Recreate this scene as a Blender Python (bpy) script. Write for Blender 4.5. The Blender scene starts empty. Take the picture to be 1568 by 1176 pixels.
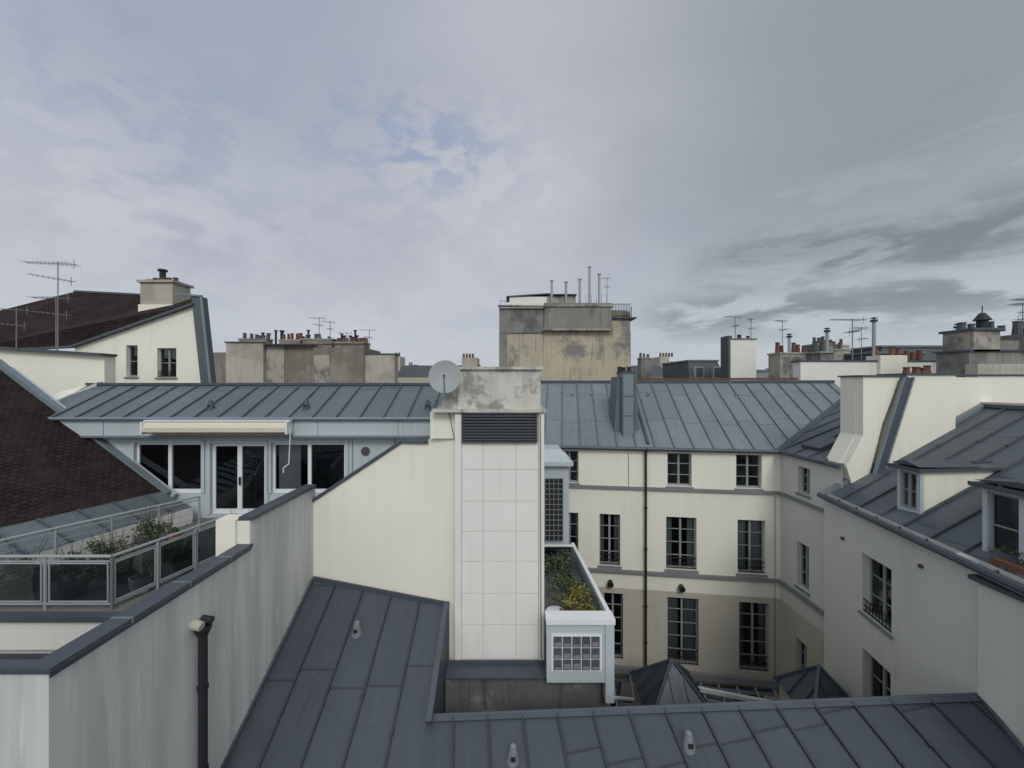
import bpy, math, random
from mathutils import Vector as V
random.seed(7)
R=random.Random(11)
scene=bpy.context.scene
scene.view_settings.view_transform='Standard'
try: scene.view_settings.look='None'
except Exception: pass
scene.view_settings.exposure=0

# ------------------------------------------------------------------ materials
def mk(name):
    m=bpy.data.materials.new(name); m.use_nodes=True
    nt=m.node_tree; b=nt.nodes['Principled BSDF']; return m,nt,b
def N(nt,t,**k):
    n=nt.nodes.new(t)
    for a,v in k.items(): setattr(n,a,v)
    return n
def mathn(nt,op,a,b=None,c=None,clamp=False):
    n=nt.nodes.new('ShaderNodeMath'); n.operation=op; n.use_clamp=clamp
    for i,x in enumerate((a,b,c)):
        if x is None: continue
        if isinstance(x,(int,float)): n.inputs[i].default_value=x
        else: nt.links.new(x,n.inputs[i])
    return n.outputs[0]
def mixc(nt,f,a,b,mode='MIX'):
    n=nt.nodes.new('ShaderNodeMixRGB'); n.blend_type=mode
    for i,x in enumerate((f,a,b)):
        if isinstance(x,(int,float)): n.inputs[i].default_value=x if i==0 else (x,x,x,1)
        elif isinstance(x,tuple): n.inputs[i].default_value=(x[0],x[1],x[2],1)
        else: nt.links.new(x,n.inputs[i])
    return n.outputs[0]
def noise(nt,vec,scale,detail=4,rough=.55,mscale=None,dist=0):
    if mscale:
        mp=N(nt,'ShaderNodeMapping'); mp.inputs['Scale'].default_value=mscale
        nt.links.new(vec,mp.inputs[0]); vec=mp.outputs[0]
    n=N(nt,'ShaderNodeTexNoise'); n.inputs['Scale'].default_value=scale
    n.inputs['Detail'].default_value=detail; n.inputs['Roughness'].default_value=rough; n.inputs['Distortion'].default_value=dist
    nt.links.new(vec,n.inputs['Vector']); return n.outputs[0]
def remap(nt,v,a,b,c=0.,d=1.):
    n=N(nt,'ShaderNodeMapRange'); n.interpolation_type='SMOOTHSTEP'
    nt.links.new(v,n.inputs[0])
    for i,x in enumerate((a,b,c,d)): n.inputs[i+1].default_value=x
    return n.outputs[0]
def bump(nt,b,h,strength=.2,dist=.02):
    n=N(nt,'ShaderNodeBump'); n.inputs['Strength'].default_value=strength
    n.inputs['Distance'].default_value=dist
    nt.links.new(h,n.inputs['Height']); nt.links.new(n.outputs[0],b.inputs['Normal'])
def surf(name,col,rough=.85,var=.12,streak=0.,dark=(.12,.12,.11),scale=.8,fine=18,metal=0,bs=.15,patch=None,pthr=(.45,.6),spec=.3,soft=0):
    m,nt,b=mk(name)
    pos=N(nt,'ShaderNodeNewGeometry').outputs['Position']
    n1=noise(nt,pos,scale,3); n2=noise(nt,pos,fine,2)
    c=col
    if patch:
        f=remap(nt,noise(nt,pos,scale*.9,6,.65),pthr[0],pthr[1]); c=mixc(nt,f,col,patch)
    v=mathn(nt,'ADD',mathn(nt,'MULTIPLY',n1,2*var),1-var)
    v=mathn(nt,'ADD',v,mathn(nt,'MULTIPLY',n2,var*.8)); v=mathn(nt,'SUBTRACT',v,var*.4)
    c=mixc(nt,1.,c,mixc(nt,0.,v,v),'MULTIPLY')
    if soft>0:
        s=noise(nt,pos,1.3,3,.5,(2.2,2.2,.12)); c=mixc(nt,mathn(nt,'MULTIPLY',remap(nt,s,.35,.65),soft),c,dark)
        s=noise(nt,pos,3.1,3,.6,(2.2,2.2,.14)); c=mixc(nt,mathn(nt,'MULTIPLY',remap(nt,s,.56,.70),soft*.8),c,(.72,.73,.72))
    if streak>0:
        s=noise(nt,pos,1.6,5,.6,(3,3,.22)); s2=noise(nt,pos,.5,2)
        f=mathn(nt,'MULTIPLY',remap(nt,s,.46,.78),remap(nt,s2,.32,.64))
        c=mixc(nt,mathn(nt,'MULTIPLY',f,streak),c,dark)
    nt.links.new(c,b.inputs['Base Color'])
    b.inputs['Roughness'].default_value=rough; b.inputs['Metallic'].default_value=metal
    b.inputs['Specular IOR Level'].default_value=spec
    bump(nt,b,n2,bs,.01)
    return m
def zincmat(name,col,rough=.5,L=2.2):
    m,nt,b=mk(name)
    uv=N(nt,'ShaderNodeUVMap').outputs[0]; sp=N(nt,'ShaderNodeSeparateXYZ'); nt.links.new(uv,sp.inputs[0])
    pu=mathn(nt,'FLOOR',sp.outputs[0])
    w1=N(nt,'ShaderNodeTexWhiteNoise',noise_dimensions='1D'); nt.links.new(pu,w1.inputs['W'])
    t=mathn(nt,'ADD',mathn(nt,'DIVIDE',sp.outputs[1],L),mathn(nt,'MULTIPLY',w1.outputs[0],.22))
    pv=mathn(nt,'FLOOR',t); fr=mathn(nt,'FRACT',t)
    cb=N(nt,'ShaderNodeCombineXYZ'); nt.links.new(pu,cb.inputs[0]); nt.links.new(pv,cb.inputs[1])
    w2=N(nt,'ShaderNodeTexWhiteNoise',noise_dimensions='2D'); nt.links.new(cb.outputs[0],w2.inputs['Vector'])
    pos=N(nt,'ShaderNodeNewGeometry').outputs['Position']
    st=noise(nt,uv,2.0,5,.6,(3,.35,1)); n1=noise(nt,pos,.6,4); n3=noise(nt,pos,6,4,.7)
    v=mathn(nt,'ADD',mathn(nt,'MULTIPLY',w2.outputs[0],.13),.58)
    v=mathn(nt,'ADD',v,mathn(nt,'MULTIPLY',st,.34)); v=mathn(nt,'ADD',v,mathn(nt,'MULTIPLY',n1,.3))
    v=mathn(nt,'ADD',v,mathn(nt,'MULTIPLY',n3,.12))
    c=mixc(nt,1.,col,mixc(nt,0.,v,v),'MULTIPLY')
    c=mixc(nt,mathn(nt,'MULTIPLY',remap(nt,noise(nt,pos,2.2,6,.7),.55,.75),.4),c,(col[0]*1.6,col[1]*1.6,col[2]*1.5))
    s4=noise(nt,uv,1.1,6,.65,(5,.5,1)); c=mixc(nt,mathn(nt,'MULTIPLY',remap(nt,s4,.56,.72),.35),c,(col[0]*.55,col[1]*.55,col[2]*.55))
    fu=mathn(nt,'FRACT',sp.outputs[0]); du=mathn(nt,'ABSOLUTE',mathn(nt,'SUBTRACT',fu,.5)); c=mixc(nt,remap(nt,du,.41,.5,0,.5),c,(col[0]*.4,col[1]*.4,col[2]*.43))
    line=mathn(nt,'LESS_THAN',fr,.02)
    c=mixc(nt,mathn(nt,'MULTIPLY',line,.55),c,(col[0]*.3,col[1]*.3,col[2]*.3))
    nt.links.new(c,b.inputs['Base Color'])
    rr=mathn(nt,'ADD',mathn(nt,'MULTIPLY',n3,.3),rough-.17); nt.links.new(rr,b.inputs['Roughness'])
    b.inputs['Metallic'].default_value=.25; b.inputs['Specular IOR Level'].default_value=.4
    bump(nt,b,noise(nt,pos,3.5,2),.35,.02)
    return m
def tilemat(name):
    m,nt,b=mk(name)
    uv=N(nt,'ShaderNodeUVMap').outputs[0]
    br=N(nt,'ShaderNodeTexBrick'); nt.links.new(uv,br.inputs['Vector'])
    br.inputs['Color1'].default_value=(.038,.024,.024,1); br.inputs['Color2'].default_value=(.019,.013,.015,1)
    br.inputs['Mortar'].default_value=(.006,.005,.005,1); br.inputs['Scale'].default_value=1
    br.inputs['Brick Width'].default_value=.17; br.inputs['Row Height'].default_value=.12; br.inputs['Mortar Size'].default_value=.012
    pos=N(nt,'ShaderNodeNewGeometry').outputs['Position']
    n=noise(nt,pos,1.2,5); c=mixc(nt,remap(nt,n,.4,.7,0,.45),br.outputs[0],(.042,.034,.033))
    nt.links.new(c,b.inputs['Base Color']); b.inputs['Roughness'].default_value=.9; b.inputs['Specular IOR Level'].default_value=.12
    bump(nt,b,br.outputs[1],-.6,.02); return m
def glassmat(name,tint=(.6,.65,.68),base=.35):
    m,nt,b=mk(name); nt.nodes.remove(b); out=nt.nodes['Material Output']
    g=N(nt,'ShaderNodeBsdfGlossy'); g.inputs['Roughness'].default_value=.03; g.inputs['Color'].default_value=(.8,.85,.9,1)
    t=N(nt,'ShaderNodeBsdfTransparent'); t.inputs['Color'].default_value=(*tint,1)
    fr=N(nt,'ShaderNodeFresnel'); fr.inputs['IOR'].default_value=1.5
    pos=N(nt,'ShaderNodeNewGeometry').outputs['Position']
    bp=N(nt,'ShaderNodeBump'); bp.inputs['Strength'].default_value=.12; bp.inputs['Distance'].default_value=.05
    nt.links.new(noise(nt,pos,1.5,1),bp.inputs['Height']); nt.links.new(bp.outputs[0],g.inputs['Normal'])
    f=mathn(nt,'ADD',fr.outputs[0],base*.1)
    ms=N(nt,'ShaderNodeMixShader'); nt.links.new(f,ms.inputs[0]); nt.links.new(t.outputs[0],ms.inputs[1]); nt.links.new(g.outputs[0],ms.inputs[2])
    nt.links.new(ms.outputs[0],out.inputs[0]); return m
def leafmat(name,c1,c2):
    m,nt,b=mk(name); pos=N(nt,'ShaderNodeNewGeometry').outputs['Position']
    c=mixc(nt,remap(nt,noise(nt,pos,5,3,.7),.35,.65),c1,c2); nt.links.new(c,b.inputs['Base Color'])
    b.inputs['Roughness'].default_value=.6; return m

CREAM=surf('cream_render',(.74,.725,.64),var=.05,streak=.22,dark=(.46,.45,.40))
CREAM_SHADED=surf('cream_render_shaded',(.55,.56,.525),var=.06,streak=.28,dark=(.34,.35,.33))  # cream render with the weaker light on side-facing walls put into its colour
TAN=surf('beige_render',(.44,.42,.36),var=.09,streak=.4,dark=(.24,.24,.21))
WHITE=surf('white_render',(.69,.69,.655),var=.07,streak=.35,dark=(.42,.42,.39))
LWALL=surf('streaked_render',(.54,.56,.55),var=.07,streak=.35,dark=(.30,.32,.31),soft=.5)
PANEL=surf('white_cladding_panel',(.70,.70,.675),var=.05,streak=.25,dark=(.50,.50,.47))
PALE=surf('pale_blue_metal',(.43,.49,.52),rough=.5,var=.08,streak=.4,dark=(.25,.29,.31))
STONE=surf('weathered_stone',(.36,.34,.30),var=.25,streak=.7,dark=(.09,.09,.08),patch=(.16,.16,.15),pthr=(.46,.6))
TANST=surf('tan_stone',(.43,.385,.295),var=.22,streak=.9,dark=(.12,.12,.11),patch=(.19,.185,.17),pthr=(.47,.60),scale=.35)
GRST=surf('grey_stone',(.22,.22,.205),var=.3,streak=.7,dark=(.06,.06,.06),patch=(.12,.125,.12),scale=.5)
CAPST=surf('chimney_stone',(.52,.51,.47),var=.2,streak=.8,dark=(.14,.14,.13),patch=(.27,.27,.25),pthr=(.48,.62),scale=2.2)
BROWNW=surf('old_brown_wall',(.19,.165,.145),var=.3,streak=.7,dark=(.07,.065,.065),patch=(.25,.23,.20),scale=.4)
OLDCR=surf('grimy_cream_wall',(.42,.40,.35),var=.2,streak=.7,dark=(.16,.15,.14),patch=(.33,.31,.27),scale=.5)
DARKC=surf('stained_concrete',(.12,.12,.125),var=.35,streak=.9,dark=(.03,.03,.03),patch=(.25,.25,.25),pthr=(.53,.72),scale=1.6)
FLASH=surf('lead_flashing',(.075,.09,.11),rough=.5,var=.2,metal=.2)
FLASHL=surf('pale_flashing',(.18,.22,.25),rough=.5,var=.2,metal=.2)
CORN=surf('grey_cornice',(.19,.20,.21),rough=.7,var=.15)
BLACK=surf('dark_iron',(.018,.02,.024),rough=.5,var=.2)
GALV=surf('galvanised_steel',(.30,.33,.345),rough=.5,var=.15,metal=.1)
WFR=surf('white_frame',(.68,.71,.72),rough=.5,var=.05)
GFR=surf('grey_frame',(.25,.265,.27),rough=.6,var=.1)
TERRA=surf('terracotta',(.135,.068,.052),var=.3,streak=.6,dark=(.04,.03,.03),scale=3)
SLATE=surf('dark_slate',(.07,.078,.09),rough=.6,var=.25)
AWN=surf('awning_fabric',(.60,.56,.485),var=.06)
AWNR=surf('awning_trim',(.12,.05,.04))
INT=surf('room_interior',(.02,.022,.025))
CURT=surf('curtain',(.38,.38,.37),var=.1)
DISH=surf('satellite_dish_paint',(.28,.31,.32),rough=.5,var=.08)
GROUND=surf('courtyard_ground',(.10,.10,.10),var=.2)
DECK=surf('terrace_deck',(.14,.14,.135),var=.2)
ORANGE=surf('orange_plastic',(.35,.08,.03),rough=.5)
VENTM=surf('vent_zinc',(.17,.19,.20),rough=.5,var=.2)
GLASS=glassmat('window_glass'); RGLASS=glassmat('railing_glass',(.22,.27,.28),.4)
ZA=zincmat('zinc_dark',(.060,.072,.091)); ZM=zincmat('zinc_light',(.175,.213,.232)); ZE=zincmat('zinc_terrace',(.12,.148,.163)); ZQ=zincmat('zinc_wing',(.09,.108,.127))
TILE=tilemat('brown_plain_tiles')
LEAF=leafmat('leaves_green',(.025,.042,.02),(.06,.085,.035)); LEAFY=leafmat('leaves_yellow',(.22,.17,.03),(.07,.09,.03)); LEAFR=leafmat('leaves_rust',(.10,.035,.02),(.07,.07,.03)); BARK=surf('twig',(.10,.08,.06))

# ------------------------------------------------------------------ builders
class Part:
    def __init__(s,name,mat): s.name=name; s.mat=mat; s.v=[]; s.f=[]; s.uv=[]
    def poly(s,pts,uv=None):
        i=len(s.v); s.v+= [tuple(p) for p in pts]; s.f.append(tuple(range(i,i+len(pts)))); s.uv+= uv or [(0,0)]*len(pts)
    def hexa(s,p):
        for q in ((0,1,2,3),(7,6,5,4),(0,4,5,1),(1,5,6,2),(2,6,7,3),(3,7,4,0)): s.poly([p[k] for k in q])
    def box(s,x0,x1,y0,y1,z0,z1):
        s.hexa([(x0,y0,z0),(x1,y0,z0),(x1,y1,z0),(x0,y1,z0),(x0,y0,z1),(x1,y0,z1),(x1,y1,z1),(x0,y1,z1)])
    def fbox(s,F,u0,u1,n0,n1,z0,z1):
        s.hexa([F(u0,n0,z0),F(u1,n0,z0),F(u1,n1,z0),F(u0,n1,z0),F(u0,n0,z1),F(u1,n0,z1),F(u1,n1,z1),F(u0,n1,z1)])
    def prism(s,pts,off):
        off=V(off); a=[V(p) for p in pts]; b=[p+off for p in a]; s.poly(a); s.poly(b[::-1])
        for i in range(len(a)):
            j=(i+1)%len(a); s.poly([a[i],a[j],b[j],b[i]])
    def beam(s,p0,p1,w,h,up=(0,0,1),lift=0):
        p0=V(p0);p1=V(p1);d=(p1-p0)
        if d.length<1e-5:return
        d.normalize(); up=V(up); sd=d.cross(up)
        if sd.length<1e-4: sd=d.cross(V((0,1,0)))
        sd.normalize(); u=sd.cross(d).normalized(); p0=p0+u*lift; p1=p1+u*lift
        q=[]
        for p in (p0,p1):
            q+=[p-sd*w/2-u*h/2,p+sd*w/2-u*h/2,p+sd*w/2+u*h/2,p-sd*w/2+u*h/2]
        s.hexa(q)
    def cyl(s,p0,p1,r0,r1=None,seg=10):
        r1=r0 if r1 is None else r1; p0=V(p0);p1=V(p1);d=(p1-p0).normalized()
        a=d.cross(V((0,0,1))); 
        if a.length<1e-3:a=V((1,0,0))
        a.normalize(); b=d.cross(a)
        A=[p0+(a*math.cos(t)+b*math.sin(t))*r0 for t in [2*math.pi*k/seg for k in range(seg)]]
        B=[p1+(a*math.cos(t)+b*math.sin(t))*r1 for t in [2*math.pi*k/seg for k in range(seg)]]
        for i in range(seg):
            j=(i+1)%seg; s.poly([A[i],A[j],B[j],B[i]])
        s.poly(A[::-1]); s.poly(B)
    def wall(s,F,u0,u1,z0,z1,ops=(),depth=.18):
        us=sorted({u0,u1,*[o[0] for o in ops],*[o[1] for o in ops]}); zs=sorted({z0,z1,*[o[2] for o in ops],*[o[3] for o in ops]})
        us=[u for u in us if u0<=u<=u1]; zs=[z for z in zs if z0<=z<=z1]
        for i in range(len(us)-1):
            for j in range(len(zs)-1):
                cu=(us[i]+us[i+1])/2; cz=(zs[j]+zs[j+1])/2
                if any(o[0]<cu<o[1] and o[2]<cz<o[3] for o in ops): continue
                s.poly([F(us[i],0,zs[j]),F(us[i+1],0,zs[j]),F(us[i+1],0,zs[j+1]),F(us[i],0,zs[j+1])])
        for a,b,c,d in [o[:4] for o in ops]:
            if c<z0-1e-6 or d>z1+1e-6: continue
            s.poly([F(a,0,c),F(a,0,d),F(a,-depth,d),F(a,-depth,c)]); s.poly([F(b,0,c),F(b,0,d),F(b,-depth,d),F(b,-depth,c)])
            s.poly([F(a,0,c),F(b,0,c),F(b,-depth,c),F(a,-depth,c)]); s.poly([F(a,0,d),F(b,0,d),F(b,-depth,d),F(a,-depth,d)])
class Obj:
    def __init__(s,name): s.name=name; s.parts={}; ALL.append(s)
    def p(s,name,mat):
        if name not in s.parts: s.parts[name]=Part(name,mat)
        return s.parts[name]
    def zinc(s,pts,d,spacing,mat,name='roof',sw=.035,sh=.045,seams=True,phase=0):
        pts=[V(p) for p in pts]; n=V((0,0,0))
        for i in range(len(pts)):
            a=pts[i];b=pts[(i+1)%len(pts)]; n+=V(((a.y-b.y)*(a.z+b.z),(a.z-b.z)*(a.x+b.x),(a.x-b.x)*(a.y+b.y)))
        n.normalize()
        if n.z<0:n=-n
        d=V(d); d=(d-n*d.dot(n)).normalized(); e=d.cross(n); o=pts[0]
        c=[((p-o).dot(e)+phase,(p-o).dot(d)) for p in pts]
        s.p(name,mat).poly(pts,[(a/spacing,t) for a,t in c])
        if not seams:return
        amin=min(a for a,_ in c);amax=max(a for a,_ in c); q=s.p(name+'_standing_seams',mat)
        k=math.ceil(amin/spacing+.02)
        while k*spacing<amax-.02:
            a=k*spacing; ts=[]
            for i in range(len(c)):
                (a0,t0),(a1,t1)=c[i],c[(i+1)%len(c)]
                if (a0-a)*(a1-a)<0: ts.append(t0+(t1-t0)*(a-a0)/(a1-a0))
            ts.sort()
            for i in range(0,len(ts)-1,2):
                P=o+e*(a-phase)+d*ts[i]; Q=o+e*(a-phase)+d*ts[i+1]
                m=max(1,int((Q-P).length/1.1)); pr=P
                for j in range(1,m+1):
                    nx=P+(Q-P)*(j/m)+(e*R.uniform(-.009,.009) if j<m else V((0,0,0))); q.beam(pr,nx,sw,sh,n,lift=sh/2); pr=nx
                for j in range(1,int((Q-P).length/2.2)+1):
                    c0=P+(Q-P).normalized()*(j*2.2-R.uniform(.2,1.2)); q.beam(c0-d*.035,c0+d*.035,sw*1.9,sh*1.25,n,lift=sh*.62)
            k+=1
    def win(s,F,u0,u1,z0,z1,leaves=2,rows=3,fm=None,rail=False,depth=.18,curt=.4,fw=.05,sill=True):
        fm=fm or GFR; fr=s.p('window_frames',fm); g=s.p('window_glass',GLASS); it=s.p('room_interiors',INT)
        n0,n1=-depth-.03,-depth+.03
        fr.fbox(F,u0,u0+fw,n0,n1,z0,z1); fr.fbox(F,u1-fw,u1,n0,n1,z0,z1)
        fr.fbox(F,u0+fw,u1-fw,n0,n1,z1-fw,z1); fr.fbox(F,u0+fw,u1-fw,n0,n1,z0,z0+fw*1.5)
        for k in range(1,leaves):
            c=u0+(u1-u0)*k/leaves; fr.fbox(F,c-fw*.75,c+fw*.75,n0,n1+.012,z0+fw*1.5,z1-fw)
        for k in range(1,rows):
            c=z0+(z1-z0)*k/rows; fr.fbox(F,u0+fw,u1-fw,n0+.01,n1-.01,c-.014,c+.014)
        for k in range(leaves):
            a=u0+.01+(u1-u0-.02)*k/leaves; b=u0+.01+(u1-u0-.02)*(k+1)/leaves; t0=R.uniform(-.012,.012)
            g.poly([F(a,-depth-t0,z0+.01),F(b,-depth+t0,z0+.01),F(b,-depth+t0,z1-.01),F(a,-depth-t0,z1-.01)])
        e=-depth-.04; f=-depth-.9
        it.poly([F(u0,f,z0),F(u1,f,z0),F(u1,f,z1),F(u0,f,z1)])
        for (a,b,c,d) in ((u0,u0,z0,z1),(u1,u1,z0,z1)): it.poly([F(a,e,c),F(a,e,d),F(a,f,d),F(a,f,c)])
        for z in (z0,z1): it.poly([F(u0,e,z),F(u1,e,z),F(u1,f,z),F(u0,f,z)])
        w=u1-u0
        if R.random()<curt:
            cu=s.p('curtains',CURT); k=R.choice([.18,.25,.4]); nn=-depth-.08; zt=z1-.02
            for a,b in ((u0+.03,u0+w*k),(u1-w*k*R.choice([1,.6]),u1-.03)):
                m=5
                for i in range(m):
                    x0=a+(b-a)*i/m; x1=a+(b-a)*(i+1)/m; o0=.03*(i%2); o1=.03*((i+1)%2)
                    cu.poly([F(x0,nn-o0,z0+.02),F(x1,nn-o1,z0+.02),F(x1,nn-o1,zt),F(x0,nn-o0,zt)])
        if sill: s.p('sills',CORN).fbox(F,u0-.06,u1+.06,-depth+.03,.06,z0-.07,z0-.004)
        if rail:
            rl=s.p('window_railings',BLACK); h=(z1-z0)*.22
            for z in (z0+h,z0+h*.55,z0+.06): rl.beam(F(u0,-.03,z),F(u1,-.03,z),.025,.025)
            m=max(4,int((u1-u0)/.11))
            for i in range(1,m): rl.beam(F(u0+(u1-u0)*i/m,-.03,z0+.06),F(u0+(u1-u0)*i/m,-.03,z0+h),.014,.014)
    def build(s):
        root=None
        if len(s.parts)>1:
            root=bpy.data.objects.new(s.name,None); scene.collection.objects.link(root)
        for k,p in s.parts.items():
            me=bpy.data.meshes.new(p.name); me.from_pydata(p.v,[],p.f); me.materials.append(p.mat)
            uvl=me.uv_layers.new(name='UVMap')
            flat=[c for uv in p.uv for c in uv]; uvl.data.foreach_set('uv',flat)
            me.update()
            ob=bpy.data.objects.new(p.name if root else s.name,me); scene.collection.objects.link(ob)
            if root: ob.parent=root
ALL=[]
def Fr(o,d):
    o=V((o[0],o[1])); d=V(d).normalized(); n=V((d.y,-d.x))
    return lambda u,nn,z:(o.x+d.x*u+n.x*nn,o.y+d.y*u+n.y*nn,z)
GZ=-15.0
def pots(part,x0,x1,y,z,n,h=.45,r=.13,rr=R):
    for i in range(n):
        if n>3 and rr.random()<.15: continue
        x=x0+(x1-x0)*(i+.5)/n+rr.uniform(-.06,.06); hh=h*rr.uniform(.6,1.3); q=r*rr.uniform(.8,1.1)
        part.cyl((x,y,z),(x,y,z+hh),q*1.1,q*.85,8); part.cyl((x,y,z+hh),(x,y,z+hh+.05),q*1.05,q*1.05,8)
def antenna(x,y,z0,z1,arm=.9,name='tv_antenna',ang=0.2,t=1.):
    o=Obj(name); q=o.p('mast',CORN); q.cyl((x,y,z0),(x,y,z1),.022*t,.018*t,6)
    e=o.p('elements',CORN)
    for zz,a,L in ((z1-.08,ang,arm),(z1-.75,ang+1.1,arm*.7)):
        d=V((math.cos(a),math.sin(a),0)); p=V((x,y,zz)); e.beam(p-d*L,p+d*L*.6,.02*t,.02*t)
        k=-L
        while k<L*.6:
            c=p+d*k; tt=V((-d.y,d.x,0))*(.22+.1*(k+L)); e.beam(c-tt,c+tt,.012,.012); k+=.16
        e.beam(p+d*L*.5+V((0,0,-.2)),p+d*L*.5+V((0,0,.2)),.015,.015)
def foliage(part,c,r,n,size,rr=R):
    cl=[]
    for _ in range(max(4,n//60)):
        cl.append((V((c[0]+rr.uniform(-1,1)*r[0],c[1]+rr.uniform(-1,1)*r[1],c[2]+rr.uniform(-.8,.8)*r[2])),rr.uniform(.12,.3)))
    for _ in range(n):
        q,s=rr.choice(cl); g_=lambda:max(-2,min(2,rr.gauss(0,1)))*s; p=q+V((g_()*r[0],g_()*min(r[1],.5),g_()*r[2]))
        a=V((rr.gauss(0,1),rr.gauss(0,1),rr.gauss(0,1))).normalized(); b=a.orthogonal().normalized(); sz=size*rr.uniform(.5,1.3)
        part.poly([p-a*sz,p-b*sz*.45,p+a*sz,p+b*sz*.45])
def vent(x,y,z,name='roof_vent',s=1.,m=None):
    m=m or VENTM
    o=Obj(name); q=o.p('base',m); q.cyl((x,y,z-.12),(x,y,z+.05*s),.13*s,.10*s,14)
    h=o.p('hood',m); h.cyl((x,y,z+.05*s),(x,y,z+.24*s),.095*s,.055*s,14); h.cyl((x,y,z+.24*s),(x,y,z+.27*s),.055*s,.02*s,14)
    o.p('opening',BLACK).box(x-.04*s,x+.04*s,y-.105*s,y-.05*s,z+.04*s,z+.11*s)

# ------------------------------------------------------------------ ground
g=Obj('ground'); g.p('ground',GROUND).poly([(-2500,-2500,GZ),(2500,-2500,GZ),(2500,2500,GZ),(-2500,2500,GZ)])

# ------------------------------------------------------------------ foreground zinc roof (right)
A=Obj('foreground_zinc_roof')
rl=V((-1.72,7.94,-6.78)); rr_=V((8.7,7.3,-5.84)); dA=V((-.123,1,.404)); fl=rl-dA*5; frr=V((7.8,3,-7.74))
nA=(rr_-rl).cross(dA)
frr.z=(nA.dot(rl)-nA.x*frr.x-nA.y*frr.y)/nA.z
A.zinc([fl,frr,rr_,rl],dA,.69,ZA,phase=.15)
A.p('ridge_cap',FLASH).cyl(rl+V((0,.03,.03)),rr_+V((0,.03,.03)),.035,.035,10)
A.p('ridge_cap',FLASH).beam(rl+V((0,-.03,0)),rr_+V((0,-.03,0)),.09,.02,(0,-.4,1),lift=.015)
A.p('verge_flashing',FLASH).beam(frr,rr_,.07,.06,(0,0,1),lift=.03)
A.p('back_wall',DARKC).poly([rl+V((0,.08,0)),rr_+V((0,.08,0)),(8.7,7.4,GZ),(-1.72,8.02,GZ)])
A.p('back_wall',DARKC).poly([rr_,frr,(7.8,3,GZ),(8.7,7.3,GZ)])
def zA(x,y): return (nA.dot(rl)-nA.x*x-nA.y*y)/nA.z
vent(0.02,7.2,zA(0,7.2),s=1.05); vent(3.2,7.1,zA(3.2,7.1),s=1.05)

# ------------------------------------------------------------------ foreground zinc roof (left)
B=Obj('lean_to_zinc_roof'); zB=lambda y:-11.25+.563*y
pb=[(-5.39,3),(-.8,3),(-1.6,7.9),(-1.6,10.0),(-5.39,10.63)]
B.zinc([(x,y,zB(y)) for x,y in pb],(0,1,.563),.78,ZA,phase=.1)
B.p('side_wall',FLASH).poly([(-1.6,7.9,zB(7.9)),(-1.6,10,zB(10)),(-1.6,10,-9),(-1.6,7.9,-9)])
B.p('parapet_flashing',FLASH).beam((-1.66,7.85,zB(7.85)),(-1.66,9.98,zB(9.98)),.12,.16,(0,0,1),lift=.08)
B.p('top_flashing',FLASH).beam((-5.36,10.57,zB(10.57)),(-1.6,9.94,zB(9.94)),.05,.12,(0,0,1),lift=.05)
B.p('wall_flashing',FLASH).beam((-5.35,3,zB(3)),(-5.35,10.55,zB(10.55)),.04,.10,(0,0,1),lift=.04)
vent(-3.72,9.4,zB(9.4),s=1.05)

# ------------------------------------------------------------------ left streaked wall
W=Obj('rendered_parapet_wall')
w=W.p('wall',LWALL); w.box(-5.60,-5.39,4.56,8.1,GZ,-3.36); w.box(-5.60,-5.394,8.1,10.75,GZ,-2.82)
w.box(-9.5,-5.60,4.56,4.66,GZ,-3.36)
c=W.p('coping',FLASH); c.box(-5.64,-5.34,4.53,8.08,-3.36,-3.29); c.box(-9.5,-5.64,4.53,4.68,-3.36,-3.29); c.box(-5.64,-5.35,8.08,10.7,-2.82,-2.74)
c.box(-5.385,-5.37,4.56,8.08,-3.42,-3.36)
for y in (5.5,6.5,7.45): W.p('coping_joints',FLASHL).box(-5.645,-5.335,y,y+.03,-3.365,-3.285)
W.p('pillar',CREAM).box(-6.05,-5.65,8.0,8.35,-4.1,-2.78); W.p('pillar',CREAM).box(-5.65,-5.398,8.06,8.099,-3.29,-2.82)
dp=Obj('downpipe'); q=dp.p('pipe',BLACK); q.cyl((-5.27,6.68,-4.3),(-5.27,6.68,GZ),.07,.07,14)
for z in (-5.2,-6.6): q.cyl((-5.27,6.68,z),(-5.27,6.68,z+.06),.085,.085,14)
q.cyl((-5.27,6.68,-4.3),(-5.27,6.68,-4.16),.07,.13,14); q.cyl((-5.38,6.80,-4.08),(-5.22,6.82,-4.12),.07,.07,10)
dp.p('outlet_cap',TAN).cyl((-5.4,6.62,-4.06),(-5.24,6.62,-4.10),.085,.075,12)

# ------------------------------------------------------------------ cream stepped wall
C=Obj('cream_gable_wall')
def cy(x): return 10.63-(x+5.39)*.63/3.82
cp=[(-5.39,-9),(-5.39,-3.2),(-2.85,-1.53),(-2.2,-1.53),(-2.15,-1.42),(-1.42,-1.38),(-1.42,-9)]
C.p('wall',CREAM).prism([(x,cy(x),z) for x,z in cp],(.05,.34,0))
for a,b in ((1,2),(2,3)):
    (x0,z0),(x1,z1)=cp[a],cp[b]; C.p('coping',FLASH).beam((x0,cy(x0)+.15,z0),(x1,cy(x1)+.15,z1),.42,.07,(0,0,1),lift=.03)
C.p('coping',FLASH).beam((-2.18,cy(-2.2)+.15,-1.55),(-2.18,cy(-2.2)+.15,-1.40),.05,.4)

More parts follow.
